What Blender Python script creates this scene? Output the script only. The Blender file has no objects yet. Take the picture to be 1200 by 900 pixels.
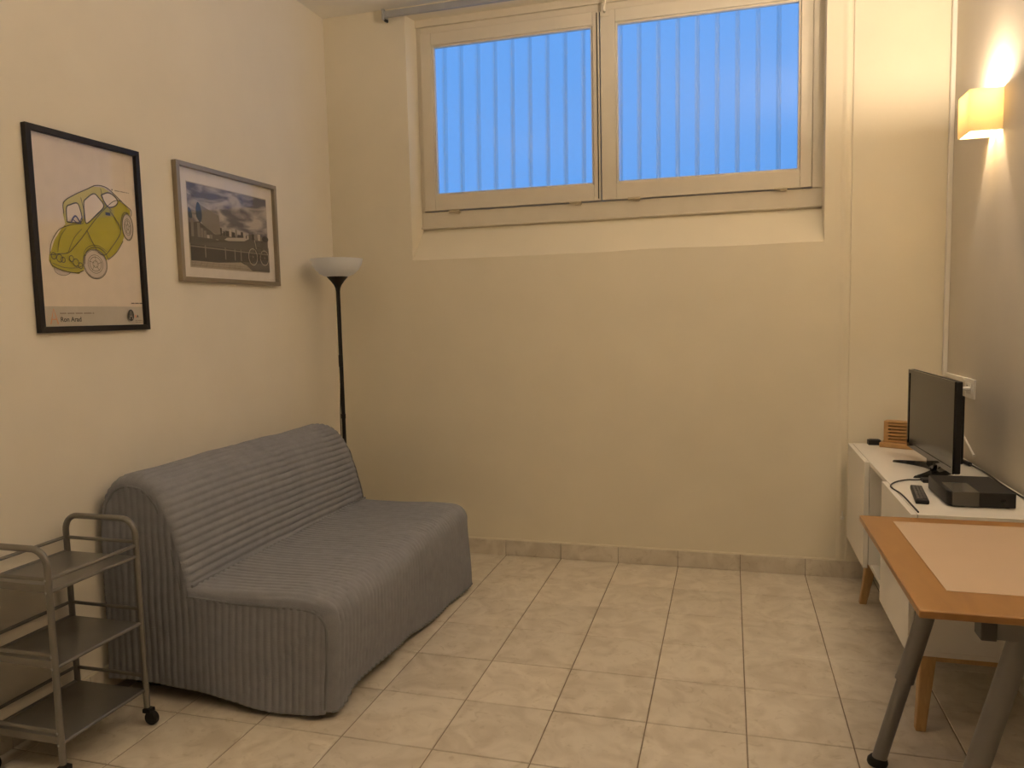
import bpy, bmesh, math, random
from mathutils import Vector, Matrix
random.seed(7)
S = bpy.context.scene
COL = S.collection
# ------------------------------------------------------------------ camera
F_PX = 890.16; YAW, PITCH, ROLL = 0.2799, -0.0909, -0.0234
cd = bpy.data.cameras.new('camera'); cam = bpy.data.objects.new('camera', cd); COL.objects.link(cam)
cd.sensor_width = 36.0; cd.lens = F_PX * 36.0 / 1200.0; cd.clip_start = 0.02
fw = Vector((-math.sin(YAW)*math.cos(PITCH), math.cos(YAW)*math.cos(PITCH), math.sin(PITCH)))
rt = Vector((math.cos(YAW), math.sin(YAW), 0)); up = rt.cross(fw)
rt2 = rt*math.cos(ROLL) + up*math.sin(ROLL); up2 = -rt*math.sin(ROLL) + up*math.cos(ROLL)
cam.matrix_world = Matrix(((rt2.x, up2.x, -fw.x, 2.3601), (rt2.y, up2.y, -fw.y, -4.2712), (rt2.z, up2.z, -fw.z, 1.436), (0, 0, 0, 1)))
S.camera = cam
# ------------------------------------------------------------------ world (dusk sky), exposure
SKY = (0.17, 0.45, 1.02); SKY_STRENGTH = 0.97
w = bpy.data.worlds.new('dusk'); S.world = w; w.use_nodes = True
w.node_tree.nodes['Background'].inputs[0].default_value = (*SKY, 1)
w.node_tree.nodes['Background'].inputs[1].default_value = SKY_STRENGTH
S.view_settings.view_transform = 'Standard'; S.view_settings.look = 'None'
S.view_settings.exposure = 0.0; S.view_settings.gamma = 1.0; S.view_settings.use_curve_mapping = False
WARM = (1.0, 0.80, 0.60)
LAMP_W = 15.0          # bulb in the sconce by the television
LAMP2_W = 26.0         # its twin on the left wall, nearer than the frame
LAMP3_W = 172.0        # the third of the set, on the right wall above the desk
# ------------------------------------------------------------------ room measures
W, H, YB = 3.407, 3.2365, -5.9
TX, TX0, TY0, TS = 0.3364, 1.0739, -0.3609, 0.3347

# ================================================================== helpers
def nodes(m):
    m.use_nodes = True
    nt = m.node_tree
    return nt, nt.nodes['Principled BSDF']
MATS = {}
def mat(name, col, rough=0.5, metal=0.0, var=0.0, scale=8.0, bump=0.0, bscale=60.0, spec=0.5, stretch=None, coat=0.0):
    if name in MATS: return MATS[name]
    m = bpy.data.materials.new(name); nt, b = nodes(m)
    b.inputs['Roughness'].default_value = rough; b.inputs['Metallic'].default_value = metal
    b.inputs['Specular IOR Level'].default_value = spec; b.inputs['Coat Weight'].default_value = coat
    tc = nt.nodes.new('ShaderNodeTexCoord'); mp = nt.nodes.new('ShaderNodeMapping')
    nt.links.new(tc.outputs['Object'], mp.inputs[0])
    if stretch: mp.inputs['Scale'].default_value = stretch
    n = nt.nodes.new('ShaderNodeTexNoise'); n.inputs['Scale'].default_value = scale; n.inputs['Detail'].default_value = 5
    nt.links.new(mp.outputs[0], n.inputs['Vector'])
    r = nt.nodes.new('ShaderNodeValToRGB')
    r.color_ramp.elements[0].position = 0.3; r.color_ramp.elements[1].position = 0.7
    r.color_ramp.elements[0].color = (*[max(0, c*(1-var)) for c in col], 1)
    r.color_ramp.elements[1].color = (*[min(1, c*(1+var)) for c in col], 1)
    nt.links.new(n.outputs['Fac'], r.inputs[0]); nt.links.new(r.outputs[0], b.inputs['Base Color'])
    if bump:
        n2 = nt.nodes.new('ShaderNodeTexNoise'); n2.inputs['Scale'].default_value = bscale; n2.inputs['Detail'].default_value = 4
        nt.links.new(mp.outputs[0], n2.inputs['Vector'])
        bp = nt.nodes.new('ShaderNodeBump'); bp.inputs['Strength'].default_value = bump; bp.inputs['Distance'].default_value = 0.004
        nt.links.new(n2.outputs['Fac'], bp.inputs['Height']); nt.links.new(bp.outputs[0], b.inputs['Normal'])
    MATS[name] = m
    return m
def wood(name, c1, c2, stretch, rough=0.4):
    m = bpy.data.materials.new(name); nt, b = nodes(m); b.inputs['Roughness'].default_value = rough
    tc = nt.nodes.new('ShaderNodeTexCoord'); mp = nt.nodes.new('ShaderNodeMapping'); mp.inputs['Scale'].default_value = stretch
    nt.links.new(tc.outputs['Object'], mp.inputs[0])
    n = nt.nodes.new('ShaderNodeTexNoise'); n.inputs['Scale'].default_value = 6; n.inputs['Detail'].default_value = 6; n.inputs['Distortion'].default_value = 0.6
    nt.links.new(mp.outputs[0], n.inputs['Vector'])
    r = nt.nodes.new('ShaderNodeValToRGB'); r.color_ramp.elements[0].position = 0.35; r.color_ramp.elements[1].position = 0.68
    r.color_ramp.elements[0].color = (*c1, 1); r.color_ramp.elements[1].color = (*c2, 1)
    nt.links.new(n.outputs['Fac'], r.inputs[0]); nt.links.new(r.outputs[0], b.inputs['Base Color'])
    return m
def rootloc(o):
    v = Vector((0, 0, 0))
    while o: v = v + o.location; o = o.parent
    return v
def obj(name, bm, m, parent=None, loc=None, bevel=0.0, seg=2, angle=35):
    """link a bmesh (built in room coordinates) as one mesh object"""
    base = rootloc(parent) if parent else Vector(loc or (0, 0, 0))
    bmesh.ops.translate(bm, verts=bm.verts, vec=-base)
    bmesh.ops.recalc_face_normals(bm, faces=bm.faces)
    me = bpy.data.meshes.new(name); bm.to_mesh(me); bm.free()
    for p in me.polygons: p.use_smooth = True
    me.set_sharp_from_angle(angle=math.radians(angle))
    for mm in (m if isinstance(m, (list, tuple)) else [m]): me.materials.append(mm)
    o = bpy.data.objects.new(name, me); COL.objects.link(o)
    if parent: o.parent = parent
    else: o.location = base
    if bevel:
        b = o.modifiers.new('bevel', 'BEVEL'); b.width = bevel; b.segments = seg; b.limit_method = 'ANGLE'; b.angle_limit = math.radians(40)
    return o
def tag(o, label, cat, group=None, kind=None):
    o['label'] = label; o['category'] = cat
    if group: o['group'] = group
    if kind: o['kind'] = kind
    return o
def thing(name, loc, label, cat, group=None):
    o = bpy.data.objects.new(name, None); o.empty_display_size = 0.05; COL.objects.link(o); o.location = loc
    return tag(o, label, cat, group)
def struct(o, label=None):
    o['kind'] = 'structure'
    if label: o['label'] = label
    return o
def B(): return bmesh.new()
def box(bm, x0, x1, y0, y1, z0, z1, mi=0):
    v = [bm.verts.new(c) for c in ((x0,y0,z0),(x1,y0,z0),(x1,y1,z0),(x0,y1,z0),(x0,y0,z1),(x1,y0,z1),(x1,y1,z1),(x0,y1,z1))]
    for f in ((0,3,2,1),(4,5,6,7),(0,1,5,4),(1,2,6,5),(2,3,7,6),(3,0,4,7)):
        bm.faces.new([v[i] for i in f]).material_index = mi
    return bm
def hexa(bm, c):
    v = [bm.verts.new(p) for p in c]
    for f in ((0,3,2,1),(4,5,6,7),(0,1,5,4),(1,2,6,5),(2,3,7,6),(3,0,4,7)): bm.faces.new([v[i] for i in f])
    return bm
def tube(bm, pts, r, seg=12, r1=None, caps=True):
    pts = [Vector(p) for p in pts]; n = len(pts); rings = []
    prev = None
    for i, p in enumerate(pts):
        t = (pts[min(i+1, n-1)] - pts[max(i-1, 0)]).normalized()
        if prev is None:
            a = Vector((0, 0, 1)) if abs(t.z) < 0.9 else Vector((1, 0, 0))
            u = t.cross(a).normalized()
        else:
            u = (prev - t*prev.dot(t)).normalized()
        prev = u; v = t.cross(u)
        rr = r if r1 is None else r + (r1 - r)*i/(n-1)
        rings.append([bm.verts.new(p + (u*math.cos(2*math.pi*k/seg) + v*math.sin(2*math.pi*k/seg))*rr) for k in range(seg)])
    for a, b in zip(rings, rings[1:]):
        for k in range(seg): bm.faces.new((a[k], a[(k+1) % seg], b[(k+1) % seg], b[k]))
    if caps:
        bm.faces.new(rings[0][::-1]); bm.faces.new(rings[-1])
    return bm
def lathe(bm, prof, c, seg=40, axis='z', close=False):
    rings = []
    for r, h in prof:
        ring = []
        for k in range(seg):
            a = 2*math.pi*k/seg; x, y = r*math.cos(a), r*math.sin(a)
            q = (x, y, h) if axis == 'z' else ((h, x, y) if axis == 'x' else (x, h, y))
            ring.append(bm.verts.new(Vector(c) + Vector(q)))
        rings.append(ring)
    for a, b in zip(rings, rings[1:]):
        for k in range(seg): bm.faces.new((a[k], a[(k+1) % seg], b[(k+1) % seg], b[k]))
    if prof[0][0] > 1e-5 and not close: bm.faces.new(rings[0][::-1])
    if prof[-1][0] > 1e-5 and not close: bm.faces.new(rings[-1])
    if close:
        a, b = rings[-1], rings[0]
        for k in range(seg): bm.faces.new((a[k], a[(k+1) % seg], b[(k+1) % seg], b[k]))
    bmesh.ops.remove_doubles(bm, verts=bm.verts, dist=1e-6)
    return bm
def prism(bm, poly, fn0, fn1):
    """poly: 2D outline; fn0/fn1 map it to the two end faces"""
    a = [bm.verts.new(fn0(p)) for p in poly]; b = [bm.verts.new(fn1(p)) for p in poly]; n = len(poly)
    bm.faces.new(a); bm.faces.new(b[::-1])
    for i in range(n): bm.faces.new((a[i], b[i], b[(i+1) % n], a[(i+1) % n]))
    return bm
def grid(bm, rows):
    vs = [[bm.verts.new(p) for p in r] for r in rows]
    for a, b in zip(vs, vs[1:]):
        for k in range(len(a)-1): bm.faces.new((a[k], a[k+1], b[k+1], b[k]))
    return vs
def arc_pts(c, r, a0, a1, n, fn):
    return [fn(c[0]+r*math.cos(a0+(a1-a0)*i/n), c[1]+r*math.sin(a0+(a1-a0)*i/n)) for i in range(n+1)]
def smooth_path(pts, n=8):
    pts = [Vector(p) for p in pts]; out = []
    for i in range(len(pts)-1):
        p0, p1, p2, p3 = pts[max(i-1,0)], pts[i], pts[i+1], pts[min(i+2,len(pts)-1)]
        for k in range(n):
            t = k/n
            out.append(0.5*((2*p1)+(p2-p0)*t+(2*p0-5*p1+4*p2-p3)*t*t+(3*p1-p0-3*p2+p3)*t**3))
    return out+[pts[-1]]

# ================================================================== materials
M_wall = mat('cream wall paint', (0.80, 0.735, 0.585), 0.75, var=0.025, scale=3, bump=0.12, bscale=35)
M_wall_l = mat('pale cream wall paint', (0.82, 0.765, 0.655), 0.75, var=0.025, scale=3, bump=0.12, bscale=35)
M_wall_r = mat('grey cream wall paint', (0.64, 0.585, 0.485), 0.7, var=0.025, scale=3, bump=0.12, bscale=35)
M_ceil = mat('white ceiling paint', (0.88, 0.85, 0.77), 0.8, var=0.02, bump=0.08)
M_grout = mat('grout', (0.27, 0.22, 0.155), 0.9, var=0.2, scale=30)
def tile_mat():
    m = bpy.data.materials.new('glazed beige floor tile'); nt, b = nodes(m)
    tc = nt.nodes.new('ShaderNodeTexCoord'); geo = nt.nodes.new('ShaderNodeNewGeometry'); oi = nt.nodes.new('ShaderNodeObjectInfo')
    n1 = nt.nodes.new('ShaderNodeTexNoise'); n1.inputs['Scale'].default_value = 7; n1.inputs['Detail'].default_value = 7; n1.inputs['Distortion'].default_value = 1.4
    nt.links.new(geo.outputs['Position'], n1.inputs['Vector'])
    r = nt.nodes.new('ShaderNodeValToRGB'); e = r.color_ramp.elements
    e[0].position = 0.32; e[0].color = (0.60, 0.53, 0.425, 1); e[1].position = 0.62; e[1].color = (0.74, 0.675, 0.565, 1)
    nt.links.new(n1.outputs['Fac'], r.inputs[0])
    n2 = nt.nodes.new('ShaderNodeTexNoise'); n2.inputs['Scale'].default_value = 16; n2.inputs['Detail'].default_value = 8; n2.inputs['Distortion'].default_value = 2.2
    nt.links.new(geo.outputs['Position'], n2.inputs['Vector'])
    r2 = nt.nodes.new('ShaderNodeValToRGB'); r2.color_ramp.elements[0].position = 0.28; r2.color_ramp.elements[1].position = 0.42
    r2.color_ramp.elements[0].color = (0.80, 0.77, 0.72, 1); r2.color_ramp.elements[1].color = (1, 1, 1, 1)
    nt.links.new(n2.outputs['Fac'], r2.inputs[0])
    mx = nt.nodes.new('ShaderNodeMix'); mx.data_type = 'RGBA'; mx.blend_type = 'MULTIPLY'; mx.inputs[0].default_value = 0.75
    nt.links.new(r.outputs[0], mx.inputs[6]); nt.links.new(r2.outputs[0], mx.inputs[7])
    hsv = nt.nodes.new('ShaderNodeHueSaturation'); mr = nt.nodes.new('ShaderNodeMapRange')
    mr.inputs[3].default_value = 0.94; mr.inputs[4].default_value = 1.05
    nt.links.new(oi.outputs['Random'], mr.inputs[0]); nt.links.new(mr.outputs[0], hsv.inputs['Value'])
    nt.links.new(mx.outputs[2], hsv.inputs['Color']); nt.links.new(hsv.outputs[0], b.inputs['Base Color'])
    b.inputs['Roughness'].default_value = 0.36
    bp = nt.nodes.new('ShaderNodeBump'); bp.inputs['Strength'].default_value = 0.10; bp.inputs['Distance'].default_value = 0.004
    nt.links.new(n2.outputs['Fac'], bp.inputs['Height']); nt.links.new(bp.outputs[0], b.inputs['Normal'])
    return m
M_tile = tile_mat()
M_win = mat('painted window wood', (0.70, 0.64, 0.52), 0.45, var=0.03, bump=0.05)
M_alu = mat('grey aluminium rail', (0.42, 0.43, 0.44), 0.45, metal=0.6, var=0.05)
M_black = mat('black lacquer', (0.014, 0.012, 0.011), 0.45, var=0.1, spec=0.3)
M_blackm = mat('matt black plastic', (0.016, 0.015, 0.014), 0.5, var=0.1, spec=0.3)
M_gloss = mat('glossy black plastic', (0.012, 0.012, 0.012), 0.08, var=0.05)
M_white = mat('white plastic', (0.80, 0.77, 0.70), 0.4, var=0.02)
M_lacq = mat('white lacquered board', (0.84, 0.81, 0.74), 0.22, var=0.015)
M_trolley = mat('grey powder coated steel', (0.235, 0.225, 0.205), 0.38, metal=0.55, var=0.06)
M_tray = mat('grey satin steel tray', (0.23, 0.22, 0.20), 0.30, metal=0.6, var=0.06)
M_deskleg = mat('silver grey desk steel', (0.235, 0.225, 0.215), 0.42, metal=0.5, var=0.05)
M_orange = wood('orange beech edge', (0.31, 0.150, 0.045), (0.365, 0.185, 0.056), (3, 0.5, 3), 0.32)
M_inlay = mat('pale beige laminate', (0.58, 0.43, 0.30), 0.42, var=0.025, scale=4)
M_oak = wood('oiled oak leg', (0.44, 0.265, 0.105), (0.56, 0.35, 0.15), (9, 9, 1.2), 0.45)
M_bamboo = wood('warm bamboo', (0.42, 0.235, 0.085), (0.55, 0.32, 0.12), (2, 9, 9), 0.45)
M_fab = mat('grey quilted cotton', (0.265, 0.272, 0.300), 0.92, var=0.07, scale=22, bump=0.5, bscale=260, spec=0.15)
M_fabseam = mat('grey cotton piping', (0.20, 0.205, 0.225), 0.92, var=0.06, scale=30, bump=0.3, bscale=240, spec=0.15)
M_dark = mat('dark underside', (0.03, 0.028, 0.026), 0.8)
def glass_mat(name, rough=0.0, tint=(1, 1, 1), spec=1.0):
    m = bpy.data.materials.new(name); m.use_nodes = True; nt = m.node_tree; nt.nodes.clear()
    o = nt.nodes.new('ShaderNodeOutputMaterial'); mx = nt.nodes.new('ShaderNodeMixShader'); fr = nt.nodes.new('ShaderNodeFresnel'); fr.inputs[0].default_value = 1.5
    t = nt.nodes.new('ShaderNodeBsdfTransparent'); t.inputs[0].default_value = (*tint, 1)
    g = nt.nodes.new('ShaderNodeBsdfGlossy'); g.inputs['Roughness'].default_value = rough
    k = nt.nodes.new('ShaderNodeMath'); k.operation = 'MULTIPLY'; k.inputs[1].default_value = spec
    ge = nt.nodes.new('ShaderNodeNewGeometry'); iv = nt.nodes.new('ShaderNodeMath'); iv.operation = 'SUBTRACT'; iv.inputs[0].default_value = spec
    nt.links.new(ge.outputs['Backfacing'], iv.inputs[1]); iv.use_clamp = True; nt.links.new(iv.outputs[0], k.inputs[1])
    nt.links.new(fr.outputs[0], k.inputs[0]); nt.links.new(k.outputs[0], mx.inputs[0])
    nt.links.new(t.outputs[0], mx.inputs[1]); nt.links.new(g.outputs[0], mx.inputs[2]); nt.links.new(mx.outputs[0], o.inputs[0])
    return m
M_glass = glass_mat('clear picture glass', 0.0)
M_pane = glass_mat('window glass', 0.0, (0.97, 0.985, 1.0))
def translucent(name, col, fac=0.5, rough=0.5, gloss=0.05):
    m = bpy.data.materials.new(name); m.use_nodes = True; nt = m.node_tree; nt.nodes.clear()
    o = nt.nodes.new('ShaderNodeOutputMaterial'); mx = nt.nodes.new('ShaderNodeMixShader'); mx.inputs[0].default_value = fac
    d = nt.nodes.new('ShaderNodeBsdfDiffuse'); d.inputs[0].default_value = (*col, 1)
    t = nt.nodes.new('ShaderNodeBsdfTranslucent'); t.inputs[0].default_value = (*col, 1)
    nt.links.new(d.outputs[0], mx.inputs[1]); nt.links.new(t.outputs[0], mx.inputs[2])
    g = nt.nodes.new('ShaderNodeBsdfGlossy'); g.inputs['Roughness'].default_value = rough
    m2 = nt.nodes.new('ShaderNodeMixShader'); m2.inputs[0].default_value = gloss
    nt.links.new(mx.outputs[0], m2.inputs[1]); nt.links.new(g.outputs[0], m2.inputs[2]); nt.links.new(m2.outputs[0], o.inputs[0])
    return m
M_sheet = translucent('milky corrugated plastic', (0.90, 0.93, 0.95), 0.96, 0.4, 0.01)
M_bowl = translucent('frosted white lamp bowl', (0.96, 0.98, 1.0), 0.30, 0.3, 0.05)
M_shade_o = translucent('amber white ceramic shade', (0.97, 0.84, 0.55), 0.18, 0.3, 0.02)
M_shade = translucent('white ceramic shade', (0.985, 0.96, 0.91), 0.92, 0.3, 0.03)

# ================================================================== the room
# floor slab, then the tiles one by one
bm = B(); box(bm, -0.02, W+0.02, YB, 0.02, -0.08, -0.003)
floor = struct(obj('floor', bm, M_grout), 'beige ceramic tile floor with darker grout lines')
xs = [0.0] + [TX0 + TX*k for k in range(-3, 7)] + [W]
ys = [0.0] + [TY0 - TS*k for k in range(0, 17)]
G = 0.0022
tile_cache = {}
def tile_mesh(w_, d_):
    key = (round(w_, 3), round(d_, 3))
    if key not in tile_cache:
        b = bmesh.new(); box(b, -w_/2, w_/2, -d_/2, d_/2, -0.006, 0.0)
        top = [e for e in b.edges if all(v.co.z > -0.001 for v in e.verts)]
        bmesh.ops.bevel(b, geom=top, offset=0.0018, segments=1, affect='EDGES')
        bmesh.ops.recalc_face_normals(b, faces=b.faces)
        me = bpy.data.meshes.new('tile'); b.to_mesh(me); b.free(); me.materials.append(M_tile); tile_cache[key] = me
    return tile_cache[key]
for i in range(len(xs)-1):
    for j in range(len(ys)-1):
        w_, d_ = xs[i+1]-xs[i]-2*G, ys[j]-ys[j+1]-2*G
        o = bpy.data.objects.new('tile', tile_mesh(w_, d_)); COL.objects.link(o); o.parent = floor
        o.location = ((xs[i]+xs[i+1])/2, (ys[j]+ys[j+1])/2, random.uniform(-0.0004, 0.0004))
        o.rotation_euler = (random.uniform(-1, 1)*0.0012, random.uniform(-1, 1)*0.0012, 0)
# walls and ceiling
bm = B(); box(bm, -0.15, 0, YB-0.15, 0.0, -0.08, H+0.1)
struct(obj('wall_left', bm, M_wall_l), 'cream painted wall with two framed pictures')
bm = B(); box(bm, W, W+0.15, YB-0.15, 0.3, -0.08, H+0.1)
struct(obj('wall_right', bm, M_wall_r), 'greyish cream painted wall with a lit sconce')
bm = B(); box(bm, -0.15, W+0.15, YB-0.15, YB, -0.08, H+0.1)
struct(obj('wall_front', bm, mat('dark unseen wall', (0.10, 0.075, 0.055), 0.6, var=0.1)), 'unseen wall behind the viewer, darkened to cut bounce light')  # unseen wall, coloured dark so less light bounces onto the sofa end
bm = B(); box(bm, -0.15, W+0.15, YB-0.15, 0.3, H, H+0.1)
struct(obj('ceiling', bm, M_ceil), 'plain white painted ceiling')
OX0, OX1, OZ0, OZ1 = 0.531, 2.829, 1.774, 3.192    # opening in the wall face
FX0, FX1, FZ0, FZ1, FY = 0.553, 2.833, 1.963, 3.150, 0.115   # window frame, set back
bm = B()
box(bm, -0.15, OX0, 0, 0.30, -0.08, H); box(bm, OX1, W, 0, 0.30, -0.08, H)
box(bm, OX0, OX1, 0, 0.30, -0.08, OZ0); box(bm, OX0, OX1, 0, 0.30, OZ1, H)
# splayed left reveal and the sloping sill of the opening
hexa(bm, [(OX0-.01,0.004,OZ0-.01),(OX0+.0008,0.004,OZ0-.01),(FX0+.006,FY+.03,OZ0-.01),(OX0-.01,FY+.03,OZ0-.01),(OX0-.01,0.004,OZ1+.005),(OX0+.0008,0.004,OZ1+.005),(FX0+.006,FY+.03,OZ1+.005),(OX0-.01,FY+.03,OZ1+.005)])
n = 24
for k in range(n):          # plastered sill edge runs a little uneven
    xa, xb = OX0+(OX1-OX0)*k/n, OX0+(OX1-OX0)*(k+1)/n
    ea, eb = [0.004*math.sin(3*x+1)+0.003*math.sin(7.3*x) for x in (xa, xb)]
    hexa(bm, [(xa,-0.0005,OZ0-.02),(xb,-0.0005,OZ0-.02),(xb,FY+.02,OZ0-.02),(xa,FY+.02,OZ0-.02),(xa,-0.0005,OZ0+ea),(xb,-0.0005,OZ0+eb),(xb,FY+.02,FZ0+.008),(xa,FY+.02,FZ0+.008)])
wall_back = struct(obj('wall_back', bm, M_wall, angle=20), 'cream painted end wall with a high window')
# boxed-in chase at the right end of the back wall
bm = B(); box(bm, 2.955, W, -0.006, 0.01, 0.0, H)
struct(obj('trim_1', bm, M_wall, bevel=0.004), 'flat boxed pipe chase of cream plaster in the corner')
bm = B()
grid(bm, [[(2.905+0.042*t, -0.0045*math.sin(t*math.pi)**2-0.0006, z) for t in [i/10 for i in range(11)]] for z in (0.09, 0.6, 1.2, 1.8, 2.4, H-0.001)])
struct(obj('trim_2', bm, M_wall, angle=60), 'soft plaster ridge beside the pipe chase')
# baseboards of ceramic tile
def baseboard(name, label, segs, along, fixed, thick, z1=0.092):
    b = B()
    if along == 'x': box(b, segs[0], segs[-1], fixed+thick*0.55 if thick < 0 else fixed, fixed if thick < 0 else fixed+thick*0.55, 0, z1-0.004)
    else: box(b, min(fixed, fixed+thick*0.55), max(fixed, fixed+thick*0.55), segs[-1], segs[0], 0, z1-0.004)
    root = struct(obj(name, b, M_grout), label)
    for a, c in zip(segs, segs[1:]):
        b = B(); lo, hi = min(a, c)+0.0015, max(a, c)-0.0015
        if along == 'x': box(b, lo, hi, min(fixed, fixed+thick), max(fixed, fixed+thick), 0.001, z1)
        else: box(b, min(fixed, fixed+thick), max(fixed, fixed+thick), lo, hi, 0.001, z1)
        obj('tile', b, M_tile, root, bevel=0.0015, seg=1)
    # caulk line along the top
    b = B()
    if along == 'x': box(b, segs[0], segs[-1], fixed, fixed+thick*0.8, z1, z1+0.006) if thick > 0 else box(b, segs[0], segs[-1], fixed+thick*0.8, fixed, z1, z1+0.006)
    else: box(b, min(fixed, fixed+thick*.8), max(fixed, fixed+thick*.8), segs[-1], segs[0], z1, z1+0.006)
    obj('caulk_line', b, M_wall, root)
baseboard('baseboard_back', 'beige tile skirting along the end wall', [0.012]+xs[1:-1]+[W-0.012], 'x', 0.0, -0.016)
baseboard('baseboard_left', 'beige tile skirting along the picture wall', ys[:-1], 'y', 0.0, 0.011)
baseboard('baseboard_right', 'beige tile skirting behind the sideboard', ys[:-1], 'y', W, -0.011)

# ------------------------------------------------------------------ window
win = struct(obj('window_1', box(B(), FX0, FX1, FY, FY+0.07, FZ0, FZ0+0.105), M_win, bevel=0.004), 'wide two-casement wooden window high in the wall')
SA = (0.582, 1.656); SB = (1.662, 2.775); SZ0, SZ1 = 2.072, 3.108
b = B(); box(b, FX0, SA[0]-.002, FY, FY+.07, FZ0+.105, FZ1); obj('frame_jamb', b, M_win, win, bevel=0.003)
b = B(); box(b, SB[1]+.002, FX1, FY-.004, FY+.07, FZ0+.105, FZ1); obj('frame_jamb', b, M_win, win, bevel=0.003)
b = B(); box(b, SA[0]-.002, SB[1]+.002, FY, FY+.07, SZ1+.002, FZ1); obj('frame_head', b, M_win, win, bevel=0.003)
b = B(); box(b, OX0-.01, FX1, FY-.012, FY+.07, FZ1, OZ1+.01); obj('head_board', b, M_win, win, bevel=0.003)
b = B(); box(b, FX0-.003, FX1, FY-.010, FY+.01, FZ0+.004, FZ0+.014); obj('drip_moulding', b, M_win, win, bevel=0.003)
for (a, c), (g0, g1) in ((SA, (0.652, 1.618)), (SB, (1.745, 2.716))):
    b = B(); y0, y1 = FY-0.018, FY+0.055; gz0, gz1 = 2.163, 3.038
    box(b, a, g0, y0, y1, SZ0, SZ1); box(b, g1, c, y0, y1, SZ0, SZ1)
    box(b, g0, g1, y0, y1, SZ0, gz0); box(b, g0, g1, y0, y1, gz1, SZ1)
    sash = obj('sash', b, M_win, win, bevel=0.003)
    b = B(); t = 0.012
    for q in ((g0, g0+t, gz0, gz1), (g1-t, g1, gz0, gz1), (g0+t, g1-t, gz0, gz0+t), (g0+t, g1-t, gz1-t, gz1)):
        box(b, q[0], q[1], y0+0.010, y0+0.03, q[2], q[3])
    obj('glazing_bead', b, M_win, sash, bevel=0.002)
    b = B()
    box(b, g0+0.001, g1-0.001, FY+0.014, FY+0.018, gz0+0.001, gz1-0.001)
    obj('pane', b, M_pane, sash)
M_brass = mat('dull brass hinge', (0.55, 0.47, 0.33), 0.4, metal=0.4)
for x, z in ((0.772, 2.058), (1.511, 2.064), (1.843, 2.066), (2.621, 2.068)):
    b = B(); tube(b, [(x-0.034, FY-0.022, z+.004), (x+0.034, FY-0.022, z+.004)], 0.0075, 10); box(b, x-0.006, x+0.03, FY-0.022, FY+0.002, z-0.008, z+0.006)
    obj('hinge', b, M_brass, win)
b = B(); box(b, 1.668, 1.712, FY-0.026, FY-0.016, 3.072, 3.108); tube(b, [(1.690, FY-0.028, 3.095), (1.690, FY-0.05, 3.095), (1.700, FY-0.058, 3.155)], 0.008, 10)
obj('latch_handle', b, M_win, win)
b = B(); tube(b, [(1.644, FY-0.020, SZ0+.01), (1.644, FY-0.020, SZ1-.01)], 0.003, 8); obj('seal_strip', b, M_blackm, win)

# corrugated sheet that closes the light well behind the window
rows = []
prof = []
x = -0.6; pitch = 0.116
while x < 4.2:
    prof += [(x, 0.0), (x+0.045, 0.004), (x+0.087, 0.0), (x+0.096, -0.045), (x+0.108, -0.045)]
    x += pitch
bm = B(); YS = 0.56
grid(bm, [[(px, YS+py*0.9+(z-2.0)*0.05, z) for px, py in prof] for z in (1.0, 2.2, 3.4, 4.6)])
o = tag(obj('corrugated_sheet', bm, M_sheet, loc=(1.8, YS, 1.0), angle=20), 'milky blue corrugated plastic sheet standing outside behind the window', 'plastic sheet')

# curtain rail under the ceiling
RY = -0.045
r = thing('curtain_rail', (0.42, RY, 3.16), 'grey metal curtain rail fixed above the window', 'curtain rail')
b = B(); box(b, 0.428, 3.2, RY-0.012, RY+0.012, 3.172, 3.208); obj('track', b, M_alu, r, bevel=0.003)
b = B(); box(b, 0.416, 0.430, RY-0.02, RY+0.044, 3.158, 3.218); obj('end_bracket', b, M_alu, r, bevel=0.002)
b = B(); tube(b, [(0.425, RY, 3.160), (0.445, RY, 3.150)], 0.008, 10); obj('bracket_screw', b, M_blackm, r)
for x in (1.17, 2.2):
    b = B(); box(b, x-0.05, x+0.05, RY-0.016, RY+0.046, 3.197, 3.214); obj('wall_bracket', b, M_blackm if x < 1.2 else M_alu, r, bevel=0.002)

# cable trunking and socket in the right-hand corner
t = thing('cable_trunking', (W-0.01, -0.03, 1.08), 'thin white plastic cable trunking running down the corner to the socket', 'cable trunking')
b = B(); box(b, W-0.020, W, -0.038, -0.014, 1.076, H); obj('vertical_duct', b, M_white, t, bevel=0.002)
b = B(); box(b, W-0.013, W, -0.372, -0.038, 1.080, 1.100); obj('horizontal_duct', b, M_white, t, bevel=0.002)
so = thing('wall_socket', (W, -0.44, 1.015), 'white wall socket with a plug in it above the television', 'socket')
b = B(); box(b, W-0.010, W, -0.505, -0.372, 1.014, 1.102); obj('cover_plate', b, M_white, so, bevel=0.003)
b = B(); box(b, W-0.0125, W-0.009, -0.478, -0.402, 1.034, 1.082); obj('socket_insert', b, M_lacq, so, bevel=0.001)
for z in (1.046, 1.070):
    b = B(); box(b, W-0.0132, W-0.012, -0.425, -0.410, z-0.002, z+0.002); obj('slot', b, M_dark, so)
c = thing('white_cable', (W-0.03, -0.44, 1.055), 'white mains cable plugged into the wall socket behind the television', 'cable')
b = B(); tube(b, [(W-0.012, -0.455, 1.058), (W-0.055, -0.452, 1.058)], 0.011, 12, r1=0.008); obj('plug', b, M_white, c)
b = B(); tube(b, smooth_path([(W-0.05, -0.452, 1.058), (W-0.085, -0.43, 1.045), (W-0.075, -0.36, 0.99), (W-0.03, -0.28, 0.92), (W-0.014, -0.32, 0.885)]), 0.0035, 8); obj('cord', b, M_white, c)
b = B(); tube(b, smooth_path([(W-0.014, -0.20, 0.90), (W-0.012, -0.38, 0.835), (W-0.012, -0.545, 0.772)]), 0.0045, 8)
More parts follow.
